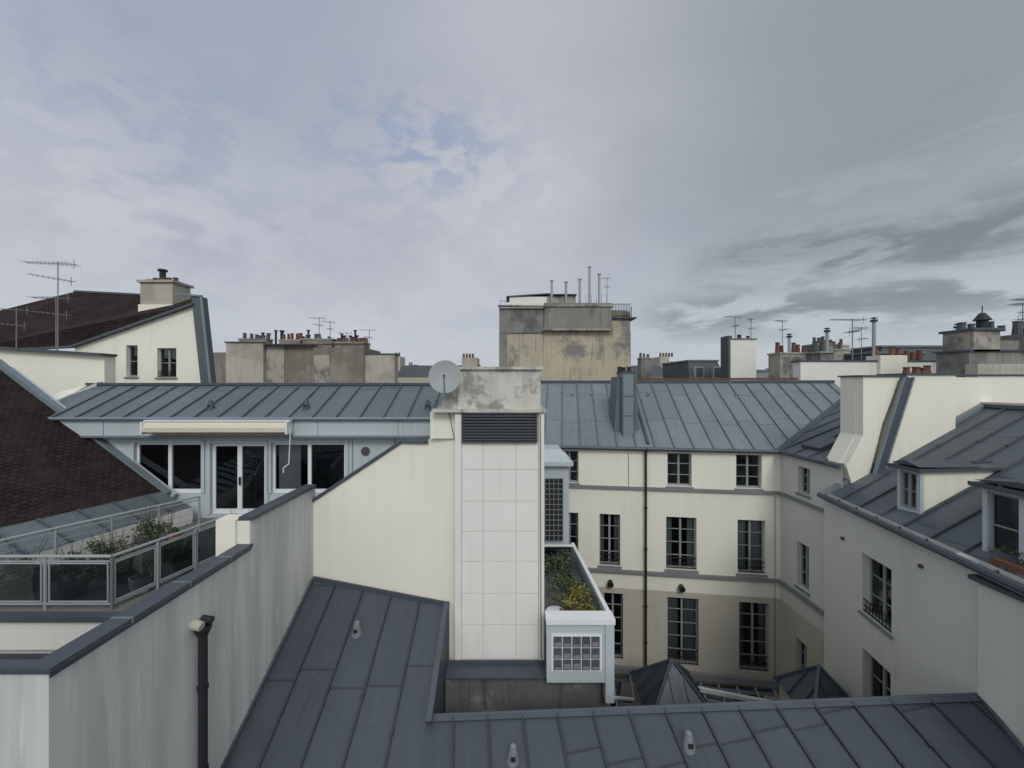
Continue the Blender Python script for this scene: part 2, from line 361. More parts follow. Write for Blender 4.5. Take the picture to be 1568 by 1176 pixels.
# ------------------------------------------------------------------ column
D=Obj('ventilation_shaft_tower')
D.p('shaft',WHITE).box(-1.33,.8,9.8,11.6,-9,-.70)
D.p('shaft',WHITE).box(-1.42,-1.26,9.74,9.796,-6.9,-.75)
D.p('side_block',CREAM).box(-2.07,-1.335,9.92,11,-1.38,-.72)
xs=[-1.25,-.72,.10,.66]; zs=[-6.86,-6.0,-5.22,-4.42,-3.67,-2.92,-2.13,-1.46]
for i in range(3):
    for j in range(7):
        o1=R.uniform(0,.006); D.p('cladding_panels',PANEL).box(xs[i]+.005,xs[i+1]-.005,9.773-o1,9.799,zs[j]+.005,zs[j+1]-.005)
D.p('edge_strip',WHITE).box(.67,.80,9.72,9.798,-6.9,-.72)
D.p('louvre_void',BLACK).box(-1.22,.60,9.775,9.798,-1.42,-.74)
for i in range(9):
    z=-1.39+i*.073; D.p('louvre_slats',SLATE).prism([(-1.22,9.70,z),(-1.22,9.77,z+.055),(-1.22,9.775,z+.045),(-1.22,9.705,z-.01)],(1.82,0,0))
D.p('louvre_frame',FLASH).box(-1.25,-1.22,9.69,9.79,-1.45,-.72); D.p('louvre_frame',FLASH).box(.60,.63,9.69,9.79,-1.45,-.72); D.p('louvre_frame',FLASH).box(-1.22,.60,9.69,9.79,-1.46,-1.425)
D.p('cap_slab',CAPST).box(-1.98,.86,9.66,11.7,-.70,-.62)
D.p('stone_chimney',CAPST).box(-1.36,.72,9.85,11.2,-.62,.36)
D.p('stone_chimney',CAPST).prism([(-1.9,9.9,-.62),(-1.36,9.9,-.62),(-1.36,9.9,.02),(-1.5,9.9,-.02)],(0,1.2,0))
D.p('cap_slab',CAPST).box(-1.42,.78,9.78,11.3,.362,.43)
D.p('base_flashing',FLASH).box(-1.6,.85,9.68,9.715,-7.0,-6.84)
D.p('cables',BLACK).cyl((.70,9.70,-.75),(.72,9.70,-6.8),.009,.009,5); D.p('cables',BLACK).cyl((-1.62,9.9,-.6),(-1.45,9.90,-1.4),.008,.008,5)

# satellite dish
S=Obj('satellite_dish'); dc=V((-1.62,9.45,.18)); ax=V((.12,-1,.28)).normalized(); a1=ax.cross(V((0,0,1))).normalized(); a2=a1.cross(ax)
rings=[(0,-.07),(.15,-.058),(.28,-.028),(.375,0),(.39,-.004)]
for off in (0,-.012):
    for k in range(4):
        for i in range(28):
            t0=2*math.pi*i/28;t1=2*math.pi*(i+1)/28
            f=lambda r,t:dc+a1*r[0]*math.cos(t)+a2*r[0]*1.08*math.sin(t)+ax*(r[1]+off)
            S.p('reflector',DISH).poly([f(rings[k],t0),f(rings[k+1],t0),f(rings[k+1],t1),f(rings[k],t1)])
S.p('arm',GALV).beam(dc-a2*.4,dc+ax*.42-a2*.12,.03,.03); S.p('lnb',SLATE).cyl(dc+ax*.42-a2*.12,dc+ax*.34-a2*.08,.035,.03,10)
S.p('mount',GALV).cyl((-1.62,9.62,-.55),(-1.62,9.62,.15),.025,.025,8); S.p('mount',GALV).beam((-1.62,9.62,-.25),(-1.36,9.95,-.35),.03,.03); S.p('mount',GALV).beam((-1.62,9.62,.1),dc-ax*.06,.06,.06)

# well wall below the tower
U=Obj('lightwell_wall')
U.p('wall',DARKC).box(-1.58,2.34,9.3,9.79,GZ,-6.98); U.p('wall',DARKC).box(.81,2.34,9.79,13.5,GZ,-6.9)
U.p('ledge_coping',FLASH).box(-1.59,.86,9.24,9.67,-6.977,-6.93)

# ------------------------------------------------------------------ roof terrace right of the tower
T=Obj('planted_roof_terrace')
T.p('box_front',PALE).box(.80,2.2,9.0,9.25,-6.86,-5.5); T.p('box_front',PALE).box(2.14,2.34,8.96,9.24,-7.3,-5.5)
T.p('parapet_cap',WFR).box(.78,2.36,8.94,9.3,-5.5,-5.38)
T.p('parapet_cap',WFR).beam((2.28,9.3,-5.44),(2.05,13.3,-5.44),.10,.12)
T.p('parapet',PALE).beam((2.28,9.25,-6.2),(2.05,13.3,-6.2),.08,1.4)
T.p('deck',DECK).poly([(.8,9.25,-6.0),(2.26,9.25,-6.0),(2.03,13.4,-6.0),(.8,13.4,-6.0)])
T.p('window_surround',WFR).box(.90,2.06,8.97,8.999,-6.58,-5.74)
for i in range(5):
    for j in range(3):
        x0=.95+i*.216; z0=-6.54+j*.262
        T.p('glass_block_panes',SLATE).box(x0,x0+.19,8.95,8.969,z0,z0+.235)
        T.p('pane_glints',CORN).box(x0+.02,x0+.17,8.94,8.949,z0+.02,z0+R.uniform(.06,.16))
T.p('stair_tower',PALE).box(.82,1.93,13.3,15.2,-7,-2.75)
T.p('stair_tower_roof',PALE).box(.74,2.05,13.1,15.2,-2.75,-2.62); T.p('stair_tower_roof',PALE).prism([(.8,13.15,-2.62),(1.98,13.15,-2.62),(1.7,13.5,-2.25),(.8,13.5,-2.25)],(0,1,.0))
T.p('door_void',BLACK).box(1.12,1.72,13.27,13.298,-5.3,-3.2)
for i in range(5): T.p('lattice',CORN).beam((1.12+i*.15,13.25,-5.3),(1.12+i*.15,13.25,-3.2),.025,.02,(0,1,0))
for i in range(13): T.p('lattice',CORN).beam((1.12,13.25,-5.3+i*.175),(1.72,13.25,-5.3+i*.175),.02,.025)
T.p('glass_screen',RGLASS).box(.9,1.95,12.9,12.93,-6.0,-5.35); T.p('screen_frame',WFR).box(.85,2.0,12.88,12.95,-5.35,-5.30)
T.p('planter',SLATE).box(1.78,2.15,9.4,12.6,-6.0,-5.75)
foliage(T.p('shrub_green',LEAF),(1.55,11.2,-5.60),(.42,1.4,.28),1700,.055)
foliage(T.p('shrub_yellow',LEAFY),(1.7,10.3,-5.58),(.33,.8,.27),1300,.045)
foliage(T.p('shrub_red',LEAFR),(1.5,9.8,-5.75),(.3,.4,.18),600,.045)
foliage(T.p('shrub_green',LEAF),(1.1,12.3,-5.5),(.25,.4,.35),400,.06)
tb=Obj('garden_table'); tb.p('top',WFR).cyl((1.08,9.75,-5.68),(1.08,9.75,-5.65),.24,.24,18); tb.p('leg',GALV).cyl((1.08,9.75,-6),(1.08,9.75,-5.68),.025,.025,8); tb.p('foot',GALV).cyl((1.08,9.75,-5.998),(1.08,9.75,-5.97),.16,.12,12)

# ------------------------------------------------------------------ terrace apartment (left)
E=Obj('terrace_apartment_building'); FE=Fr((0,12),(1,0))
ops=[(-11.55,-9.50,-3.34,-1.80),(-9.22,-7.54,-3.98,-1.82),(-7.36,-5.10,-3.34,-1.80)]
E.p('facade',PALE).wall(FE,-15,-1.5,-4.1,-1.54,ops,.1)
E.win(FE,*ops[0],leaves=2,rows=1,fm=WFR,depth=.1,curt=0,fw=.07,sill=False)
E.win(FE,*ops[1],leaves=2,rows=1,fm=WFR,depth=.1,curt=0,fw=.09,sill=False)
E.win(FE,*ops[2],leaves=2,rows=1,fm=WFR,depth=.1,curt=0,fw=.07,sill=False)
E.p('curtain',CURT).poly([(-7.25,12.2,-3.3),(-6.6,12.25,-3.3),(-6.6,12.25,-1.85),(-7.25,12.2,-1.85)])
for u0,u1,z0,z1 in ops:
    t=E.p('window_surrounds',PALE)
    t.fbox(FE,u0-.1,u0,.003,.04,z0,z1); t.fbox(FE,u1,u1+.1,.003,.04,z0,z1); t.fbox(FE,u0-.1,u1+.1,.003,.045,z1,z1+.08)
E.p('door_handle',BLACK).box(-8.36,-8.32,11.98,12.02,-3.1,-2.85)
E.p('fascia',PALE).box(-14.0,-2.0,11.7,12.1,-1.54,-1.04)
E.p('fascia_drip',FLASHL).box(-14.0,-2.0,11.66,11.72,-1.60,-1.542); E.p('gutter',FLASHL).cyl((-14.1,11.62,-1.03),(-2.1,11.62,-1.03),.055,.055,8)
E.zinc([(-14.3,11.6,-1.0),(-2.05,11.6,-1.0),(-2.05,13.6,-.02),(-14.7,13.6,-.02)],(0,1,.49),.70,ZE)
E.zinc([(-14.7,13.6,-.02),(-2.05,13.6,-.02),(-2.05,15.6,-1.0),(-14.7,15.6,-1.0)],(0,1,-.49),.70,ZE,name='back_roof')
E.p('ridge',FLASH).beam((-14.7,13.6,0),(-2.0,13.6,0),.22,.08)
E.p('body',PALE).box(-15,-2.0,13.3,15.4,GZ,-1.06)
E.p('side_wall',PALE).poly([(-2.05,12,-4.1),(-2.05,15.4,-4.1),(-2.05,15.4,-1.0),(-2.05,13.6,-.05),(-2.05,12,-.9)])
E.p('roof_edge',FLASH).beam((-2.05,11.6,-.98),(-2.05,13.6,0),.1,.1,lift=.03)
E.p('vent_disc',FLASH).cyl((-4.48,11.99,-2.05),(-4.48,11.95,-2.05),.13,.13,18); E.p('vent_disc_centre',TERRA).cyl((-4.48,11.95,-2.05),(-4.48,11.93,-2.05),.06,.06,12)
for u in (-3.6,-12.4,-4.9,-13.1): E.p('panel_joints',FLASHL).fbox(FE,u,u+.03,.002,.01,-4.1,-1.6)
for u in (-12.2,-9.0,-5.8,-3.4): E.p('fascia_joints',FLASHL).box(u,u+.012,11.69,11.698,-1.54,-1.08)
for px in (-9.3,-6.35,-2.6): vent(px,12.1,-.75,s=1.0,m=FLASH)
aw=Obj('retractable_awning'); aw.p('cassette',AWN).prism([(-10.72,11.36,-1.40),(-10.72,11.64,-1.42),(-10.72,11.64,-1.12),(-10.72,11.50,-1.10),(-10.72,11.40,-1.16),(-10.72,11.35,-1.27)],(4.15,0,0))
aw.p('trim',AWNR).box(-10.72,-6.57,11.34,11.5,-1.43,-1.402); aw.p('top_rail',WFR).box(-10.76,-6.5,11.44,11.64,-1.098,-1.06)
aw.p('end_caps',WFR).box(-10.77,-10.722,11.34,11.65,-1.46,-1.10); aw.p('end_caps',WFR).box(-6.568,-6.52,11.34,11.65,-1.46,-1.10)
aw.p('crank',WFR).cyl((-6.5,11.5,-1.3),(-6.55,11.5,-2.35),.015,.015,6); aw.p('crank',WFR).cyl((-6.55,11.5,-2.35),(-6.68,11.45,-2.45),.015,.015,6); aw.p('crank',WFR).cyl((-6.68,11.45,-2.45),(-6.68,11.45,-2.6),.015,.015,6)

TR=Obj('roof_terrace_floor'); TR.p('slab',WHITE).prism([(-10.2,7.0,-4.75),(-7.3,7.0,-4.75),(-5.61,7.0,-4.75),(-5.61,12,-4.75),(-10.6,12,-4.75)],(0,0,.55)); TR.p('edge_strip',FLASH).box(-10.3,-5.61,6.9,7.06,-4.2,-4.1)
TR.p('paving',DECK).poly([(-10.3,7.0,-4.105),(-5.61,7.0,-4.105),(-5.61,12,-4.105),(-10.6,12,-4.105)])
TR.p('supporting_wall',WHITE).box(-12,-5.61,7.2,7.5,GZ,-4.76); TR.p('ledge',ZE).poly([(-9.6,4.7,-5.2),(-5.61,4.7,-5.2),(-5.61,7.2,-4.95),(-10.5,7.2,-4.95)])
RL=Obj('glazed_terrace_railing')
def railing(o,p0,p1,n,zt=-3.13,zb=-4.05,glass=True):
    p0=V(p0);p1=V(p1); d=p1-p0
    def P(t,z): q=p0+d*t; return (q.x,q.y,z)
    fm=o.p('frame',GALV); fm.cyl(P(0,zt),P(1,zt),.028,.028,8); fm.beam(P(0,zb+.06),P(1,zb+.06),.03,.035); fm.beam(P(0,zt-.09),P(1,zt-.09),.02,.025)
    for i in range(n+1):
        fm.cyl(P(i/n,zb-.05),P(i/n,zt),.025,.025,8)
        if i<n and glass:
            a=(i+.06)/n;b=(i+.94)/n
            o.p('glass_panels',RGLASS).poly([P(a,zb+.1),P(b,zb+.1),P(b,zt-.13),P(a,zt-.13)])
            for s_,e_ in (((a,zb+.1),(a,zt-.13)),((b,zb+.1),(b,zt-.13)),((a,zt-.13),(b,zt-.13)),((a,zb+.1),(b,zb+.1))): fm.cyl(P(*s_),P(*e_),.014,.014,6)
railing(RL,(-10.9,7.12),(-7.27,7.12),3); railing(RL,(-7.27,7.12),(-6.76,9.3),3)
RL2=Obj('steel_guardrail'); railing(RL2,(-10.3,7.7),(-8.7,10.9),4,glass=False)
for k in range(4): RL2.p('wires',GALV).beam((-10.3,7.7,-3.9+k*.17),(-8.7,10.9,-3.9+k*.17),.012,.012)
for i,(x,y,r,h) in enumerate(((-9.6,7.7,.45,.22),(-8.5,7.6,.45,.25),(-8.1,9.2,.4,.3),(-8.9,8.7,.4,.3),(-7.2,8.6,.3,.22),(-6.6,9.6,.3,.2),(-8.0,8.2,.45,.25),(-9.1,9.8,.4,.3))):
    pl=Obj('potted_shrub'); foliage(pl.p('leaves',LEAF),(x,y,-3.68),(r,r*.7,h),650,.042); pl.p('pot',SLATE).cyl((x,y,-4.1),(x,y,-3.85),.17,.22,14)
    for k in range(14): pl.p('stems',BARK).cyl((x,y,-3.85),(x+R.uniform(-.4,.4),y+R.uniform(-.2,.2),-3.3+R.uniform(-.1,.35)),.008,.003,5)
bk=Obj('orange_bucket'); bk.p('bucket',ORANGE).cyl((-7.75,9.0,-3.72),(-7.75,9.0,-3.45),.08,.11,14); bk.p('stand',BARK).cyl((-7.75,9.0,-4.1),(-7.75,9.0,-3.72),.12,.12,10); bk.p('handle',GALV).beam((-7.86,9,-3.45),(-7.64,9,-3.41),.02,.02)
bg=Obj('white_planter'); bg.p('tub',WFR).cyl((-7.35,7.75,-4.1),(-7.35,7.75,-3.8),.14,.18,14); bg.p('soil',BARK).cyl((-7.35,7.75,-3.81),(-7.35,7.75,-3.79),.16,.16,14)
foliage(bg.p('leaves',LEAF),(-7.3,7.8,-3.65),(.2,.15,.12),150,.04)

# ------------------------------------------------------------------ brown tiled roof
H=Obj('brown_tiled_roof_house')
e0=V((-12.6,5.0,-3.2)); e1=V((-10.45,11.7,-3.2)); up=V((-4.9,.3,3.4))
H.zinc([e0,e1,e1+up*1.15,e0+up*1.15],up,1.,TILE,seams=False,name='tiled_roof')
H.p('verge_flashing',FLASHL).beam(e1+V((.1,.08,-.12)),e1+up*1.15+V((.1,.08,0)),.2,.12,lift=.02)
H.p('verge_edge',PALE).beam(e1+V((.2,.2,-.22)),e1+up*1.1+V((.2,.2,-.1)),.1,.2)
e2=e0+V((1.3,0,-.5)); e3=e1+V((1.0,-.1,-.45))
H.zinc([e2,e3,e1+V((0,0,-.02)),e0+V((0,0,-.02))],(-1,.2,.4),.7,ZE,name='gutter_apron')
H.p('walls',WHITE).poly([e2,e3,(e3.x,e3.y,GZ),(e2.x,e2.y,GZ)])

# ------------------------------------------------------------------ left back house
G=Obj('boundary_wall'); G.p('wall',CREAM).prism([(-26,14.2,1.75),(-14.77,14.2,1.02),(-14.77,14.2,-4),(-26,14.2,-4)],(0,.4,0)); G.p('coping',FLASH).beam((-26,14.3,1.79),(-14.7,14.3,1.06),.6,.09)
G.p('side_kerb',WHITE).prism([(-14.77,14.15,.1),(-14.3,13.5,.05),(-14.9,11.9,-.95),(-15.6,11.9,-.7)],(0,0,-.5))
F=Obj('gable_house'); FF=Fr((0,18),(1,0))
fo=[(-17.72,-17.2,.33,1.78),(-16.3,-15.42,.30,1.65)]
F.p('walls',CREAM).wall(FF,-18.2,-14.2,-6,1.95,fo)
F.p('walls',CREAM).poly([(-20.07,18,-6),(-18.2,18,-6),(-18.2,18,2.335),(-20.07,18,1.68)])
F.p('walls',CREAM).poly([(-18.2,18,1.95),(-14.37,18,1.95),(-14.58,18,3.6),(-18.2,18,2.335)])
F.win(FF,*fo[0],leaves=1,rows=2); F.win(FF,*fo[1],leaves=2,rows=2,rail=True)
rf=[V((-26,17.9,1.4)),V((-20.1,17.9,1.70)),V((-14.5,17.9,3.66)),V((-17.6,21.5,4.75)),V((-24.5,22,5.2)),V((-30,21,3.3))]
for i in range(1,5):
    F.zinc([rf[0],rf[i],rf[i+1]],(0,1,.6),1.,TILE,name='tiled_roof',seams=False)
F.p('verge',FLASH).beam(rf[1],rf[2],.2,.1)
F.p('eave',FLASH).beam(rf[0],rf[1],.2,.1); F.p('ridge',FLASH).beam(rf[3],rf[4],.2,.1)
F.p('roof_window_frame',GALV).beam((-20.6,18.6,2.35),(-19.9,18.6,2.5),.5,.06,(0,-.5,1)); 
F.p('zinc_mansard',ZE).prism([(-14.62,17.85,4.05),(-14.15,17.85,3.98),(-13.72,17.85,0),(-13.6,17.85,-4),(-14.3,17.85,-4),(-14.18,17.85,0)],(0,.35,0)); F.p('mansard_edge',FLASHL).beam((-14.15,17.83,3.98),(-13.72,17.83,0),.1,.05,(0,1,0)); F.p('mansard_edge',FLASHL).beam((-15.2,17.83,4.09),(-14.1,17.83,4.0),.1,.08)
ch=Obj('chimney_stack'); ch.p('stack',OLDCR).box(-18.5,-16.9,19.5,20.6,3.4,5.05); ch.p('cap',STONE).box(-18.6,-16.8,19.4,20.7,5.05,5.17); ch.p('stack',OLDCR).box(-19.3,-18.5,20.8,21.6,4,5.45); ch.p('cap',STONE).box(-19.35,-18.4,20.7,21.7,5.45,5.55); ch.p('base_flashing',CREAM).box(-18.55,-16.85,19.44,20.65,3.4,3.95)
pots(ch.p('pots',TERRA),-18.3,-17.0,20,5.17,4,.22); ch.p('cowl',BLACK).cyl((-18.9,21.2,5.5),(-18.9,21.2,6.1),.14,.14); ch.p('cowl',BLACK).cyl((-18.9,21.2,6.1),(-18.9,21.2,6.2),.24,.2)
antenna(-19.7,17.0,1.2,5.3,1.2,ang=.15); antenna(-19.2,16.5,1.0,3.7,.9,ang=.1); antenna(-21.5,17,1.5,3.3,.7,ang=.3)

# ------------------------------------------------------------------ mid-distance chimney building
K=Obj('apartment_block_with_chimneys')
K.p('brown_wall',BROWNW).box(-28.5,-26,36,44,GZ,2.9); K.p('cream_wall',OLDCR).box(-26,-22.6,35.6,44,GZ,3.75); K.p('brown_wall',BROWNW).box(-22.6,-18,36,44,GZ,3.55); K.p('brown_wall',BROWNW).box(-18,-13.4,35.5,40,GZ,3.3); K.p('cream_wall',OLDCR).box(-13.4,-10.7,35.7,36.8,GZ,2.7)
K.p('copings',FLASH).box(-26.1,-22.55,35.5,36,3.752,3.85); K.p('copings',FLASH).box(-13.5,-10.6,35.6,36.9,2.702,2.79); K.p('copings',FLASH).box(-22.55,-13.5,35.42,36,3.56,3.64)
K.p('patches',STONE).box(-22.55,-20.9,35.95,35.99,-2,3.5); K.p('patches',STONE).box(-17.9,-16.5,35.45,35.49,-2,2.6)
for x0,x1,z,n in ((-25.8,-23.2,4.2,7),(-22,-20,4.1,5),(-19.8,-17,4.2,7),(-16.8,-14,3.9,7),(-18.5,-14.5,4.0,9)):
    K.p('stacks',BROWNW).box(x0,x1,37+(z==4.0)*2,38+(z==4.0)*2,3,z)
    K.p('stack_caps',STONE).box(x0-.1,x1+.1,36.95+(z==4.0)*2,38.05+(z==4.0)*2,z,z+.1); pots(K.p('chimney_pots_dark' if z==4.2 else 'chimney_pots',TERRA if z!=4.2 else SLATE),x0,x1,37.5+(z==4.0)*2,z+.1,n,.5,.16)
for i in range(18):
    x=R.uniform(-25.5,-13.5); h=R.uniform(4.4,5.2); K.p('pot_cowls',BLACK).cyl((x,38.5,3.5),(x,38.5,h),.10,.10,8); K.p('pot_cowls',BLACK).cyl((x,38.5,h),(x,38.5,h+.12),.2,.14,8)
antenna(-18.2,37,3.9,6.3,.9,ang=.1,t=1.6); antenna(-17.4,37.5,3.9,6.0,.8,ang=.9,t=1.6); antenna(-13.3,36.5,3,5.1,.9,ang=.2,t=1.6); antenna(-15.6,37,3.5,4.9,.8,ang=.4,t=1.6)

# ------------------------------------------------------------------ central stone building
Nn=Obj('stone_party_wall_building')
Nn.p('wall',TANST).box(-.95,9.05,30,37,GZ,5.55); Nn.p('left_upper_wall',GRST).box(-.98,2.4,29.9,36,3.9,5.8); Nn.p('left_return',GRST).box(-.99,-.4,29.93,36,GZ,3.9)
Nn.p('grey_band',GRST).box(2.45,7.55,29.7,36,4.15,6.15); Nn.p('string_course',STONE).box(-1.05,7.7,29.6,30,5.86,5.98); Nn.p('string_course',STONE).box(2.3,7.7,29.55,29.75,4.05,4.17)
Nn.p('hut',WHITE).box(-.2,2.7,30.3,34,5.85,6.75); Nn.p('hut_side',STONE).box(2.7,4.9,30.4,33,6.1,6.85); Nn.p('hut_roof',FLASH).beam((-.45,31.2,6.75),(2.9,31.2,6.98),2.0,.08,(0,0,1)); Nn.p('hut_roof',FLASH).box(2.9,5.0,30.2,33,6.88,6.95)
Nn.p('side_face',STONE).box(9.05,9.4,31,37,GZ,4.1); Nn.p('coping',FLASH).box(7.6,9.5,29.8,37,5.0,5.1)
gr=Nn.p('railings',BLACK)
for i in range(12): gr.beam((7.65+i*.12,29.9,4.9),(7.65+i*.12,29.9,6.1),.03,.03,(0,1,0))
for z in (5.2,6.1): gr.beam((7.6,29.9,z),(9.1,29.9,z),.04,.04)
gr.beam((9.1,29.9,5.0),(9.1,29.9,5.9),.05,.05,(0,1,0)); gr.beam((-.9,30,5.8),(-.9,30,6.4),.03,.03,(0,1,0)); gr.beam((-.9,30,6.4),(-.2,30.6,6.4),.03,.03)
for i in range(7): gr.beam((4.9+i*.4,30.2,6.15),(4.9+i*.4,30.2,6.9),.02,.02,(0,1,0))
for x,z in ((3.05,7.9),(4.15,7.8),(5.2,8.0),(5.95,8.95),(6.7,8.4)):
    Nn.p('flue_pipes',GALV).cyl((x,30.1,6.1),(x,30.1,z),.09,.09,10); Nn.p('flue_pipes',GALV).cyl((x,30.1,z),(x,30.1,z+.08),.15,.13,10)
Nn.p('stone_blocks',STONE).box(7.6,8.9,30.3,34,5.1,5.7)
antenna(7.4,30.5,6.1,8.3,.5,ang=.2)

# ------------------------------------------------------------------ main courtyard building
O=Obj('courtyard_apartment_building'); FO=Fr((2.37,15.6),(.9915,-.13))
r1=[(-.42,.27,-3.94,-2.66),(3.66,4.55,-3.94,-2.66),(6.15,7.05,-3.94,-2.66)]
r2=[(-.42,.27,-7.14,-5.12),(1.09,1.89,-7.14,-5.12),(3.61,4.73,-7.14,-5.12),(6.2,7.17,-7.14,-5.12)]
r3=[(-.42,.27,-10.8,-8.22),(1.25,1.99,-10.8,-8.22),(3.66,4.80,-10.8,-8.22),(6.26,7.3,-10.8,-8.22)]
O.p('walls',CREAM).wall(FO,-4.5,7.695,-8.0,-2.5,r1+r2)
O.p('lower_walls',TAN).wall(FO,-4.5,7.695,-11.2,-8.0,r3)
O.p('ground_floor_walls',TAN).wall(FO,-4.5,7.695,GZ,-11.2,[(.5,2,-14.9,-11.8),(3,5,-14.9,-11.8),(5.6,7.2,-14.9,-11.8)])
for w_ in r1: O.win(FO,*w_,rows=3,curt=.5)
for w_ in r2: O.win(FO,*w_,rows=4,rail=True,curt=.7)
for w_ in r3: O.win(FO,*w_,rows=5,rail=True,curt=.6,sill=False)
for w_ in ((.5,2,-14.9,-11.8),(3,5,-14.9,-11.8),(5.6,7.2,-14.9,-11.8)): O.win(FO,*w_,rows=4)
cn=O.p('cornices',CORN)
cn.fbox(FO,-4.5,7.6,.003,.1,-4.10,-4.0); cn.fbox(FO,-4.5,7.6,.003,.12,-7.37,-7.26); cn.fbox(FO,-4.5,7.6,.003,.15,-11.25,-11.0)
O.p('eave_band',CREAM).fbox(FO,-4.5,7.6,.003,.06,-2.62,-2.5)
O.p('gutter',FLASH).cyl(FO(-4.5,.16,-2.50),FO(7.55,.16,-2.50),.07,.07,8)
O.p('downpipe',BLACK).cyl(FO(2.83,.13,-2.5),FO(2.83,.13,GZ),.045,.045,10); O.p('downpipe',BLACK).cyl(FO(2.83,.13,-2.6),FO(2.83,.13,-2.45),.09,.1,10)
for z in (-4.8,-6.4,-8.6,-10): O.p('downpipe',BLACK).cyl(FO(2.83,.13,z),FO(2.83,.13,z+.07),.065,.065,10)
for u in (1.5,4.15): O.p('wall_lamps',BLACK).cyl(FO(u,.02,-7.75),FO(u,.22,-7.8),.09,.12,10)
FP=Fr((10,14.6),(0,-1))
p1=[(.9,1.44,-3.78,-2.86)]; p2=[(.85,1.4,-7.05,-5.5)]; p3=[(.8,1.3,-10.3,-8.9)]
O.p('return_walls',CREAM_SHADED).wall(FP,0,2.75,-8.0,-2.5,p1+p2); O.p('lower_return_walls',TAN).wall(FP,0,2.75,GZ,-8.0,p3)
for w_ in p1+p2+p3: O.win(FP,*w_,rows=3,curt=0)
cn.fbox(FP,.01,2.7,.003,.1,-4.10,-4.0); cn.fbox(FP,.01,2.7,.003,.12,-7.37,-7.26)
O.p('gutter',FLASH).cyl(FP(.1,.12,-2.5),FP(2.75,.12,-2.5),.07,.07,8)
O.p('wall_cable',BLACK).cyl(FO(7.5,.02,-4.2),FO(7.5,.02,-11),.008,.008,5); O.p('wall_cable',BLACK).cyl(FO(2.2,.02,-2.7),FO(2.2,.02,-4.0),.008,.008,5)
zO=lambda x,y:-2.5+.6*((x-2.37)*.13+(y-15.6)*.9915)
def PO(x,y,dz=0): return (x,y,zO(x,y)+dz)
ea=FO(-4.5,.14,0); eb=FO(7.62,.14,0)
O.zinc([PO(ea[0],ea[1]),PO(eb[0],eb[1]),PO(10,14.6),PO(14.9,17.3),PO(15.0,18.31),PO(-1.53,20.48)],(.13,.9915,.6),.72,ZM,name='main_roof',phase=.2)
zP=lambda x:-2.5+.41*(x-10)
O.zinc([(9.86,11.9,zP(9.86)),(9.86,14.66,zP(9.86)),(14.9,17.3,zP(14.9)),(14.9,12.6,zP(14.9))],(1,0,.41),.68,ZQ,name='return_roof')
O.p('valley',FLASH).beam((9.95,14.6,-2.48),(14.9,17.3,-.46),.22,.04,(-.3,-.4,1))
O.p('ridge',FLASH).beam(PO(-1.53,20.48),PO(15.0,18.31),.25,.12,lift=.02)
O.p('ridge_trim',TERRA).beam(PO(5.5,19.6,.1),PO(13.5,18.55,.1),.18,.1,lift=.02)
O.p('step_joint',FLASH).beam(PO(5.35,15.4,.03),PO(5.88,19.45,.03),.09,.10,lift=.02)
O.p('back_roof',ZM).poly([PO(-1.53,20.48),PO(15.0,18.31),(15.6,22.5,-2.5),(-1,24.8,-2.5)]); O.p('back_walls',TAN).poly([(15.6,22.5,-2.5),(-1,24.8,-2.5),(-1,24.8,GZ),(15.6,22.5,GZ)])
def rp(x,y,dz): return V((x,y,zP(x)+dz))
O.p('skylight_frame',FLASH).prism([rp(10.5,13.35,0),rp(11.3,13.35,0),rp(11.3,14.2,0),rp(10.5,14.2,0)],(-.03,0,.1)); O.p('skylight_glass',GLASS).poly([rp(10.53,13.42,.115),rp(11.2,13.42,.115),rp(11.2,14.13,.115),rp(10.53,14.13,.115)])
O.p('skylight_void',BLACK).poly([rp(10.53,13.42,.108),rp(11.2,13.42,.108),rp(11.2,14.13,.108),rp(10.53,14.13,.108)])
O.p('zinc_chimney',FLASHL).box(4.5,4.98,15.95,16.8,-2.4,.45); O.p('zinc_chimney_flank',ZM).prism([(4.22,16.2,-2.1),(4.5,16.2,-2.1),(4.5,16.2,.3),(4.38,16.2,.3)],(0,1.1,0)); O.p('zinc_chimney_flank',ZM).prism([(4.98,16.2,-2.1),(5.28,16.2,-2.1),(5.12,16.2,.3),(4.98,16.2,.3)],(0,1.1,0))
O.p('zinc_chimney_joint',FLASH).box(4.49,4.52,15.93,15.948,-2.3,.44); O.p('zinc_chimney_joint',FLASH).box(4.96,4.99,15.93,15.948,-2.3,.44)
for z in (-.5,-1.3): O.p('zinc_chimney_joint',FLASH).box(4.52,4.96,15.93,15.948,z,z+.02)
O.p('zinc_chimney_cap',FLASH).box(4.45,5.05,15.9,16.9,.45,.5); pots(O.p('chimney_pots',BLACK),4.4,4.95,16.4,.5,3,.15,.09)
for u in (0.1,1.0,3.6,7.5): 
    x,y,_=FO(u,-3.2,0); vent(x,y,zO(x,y),s=.8,m=FLASHL)

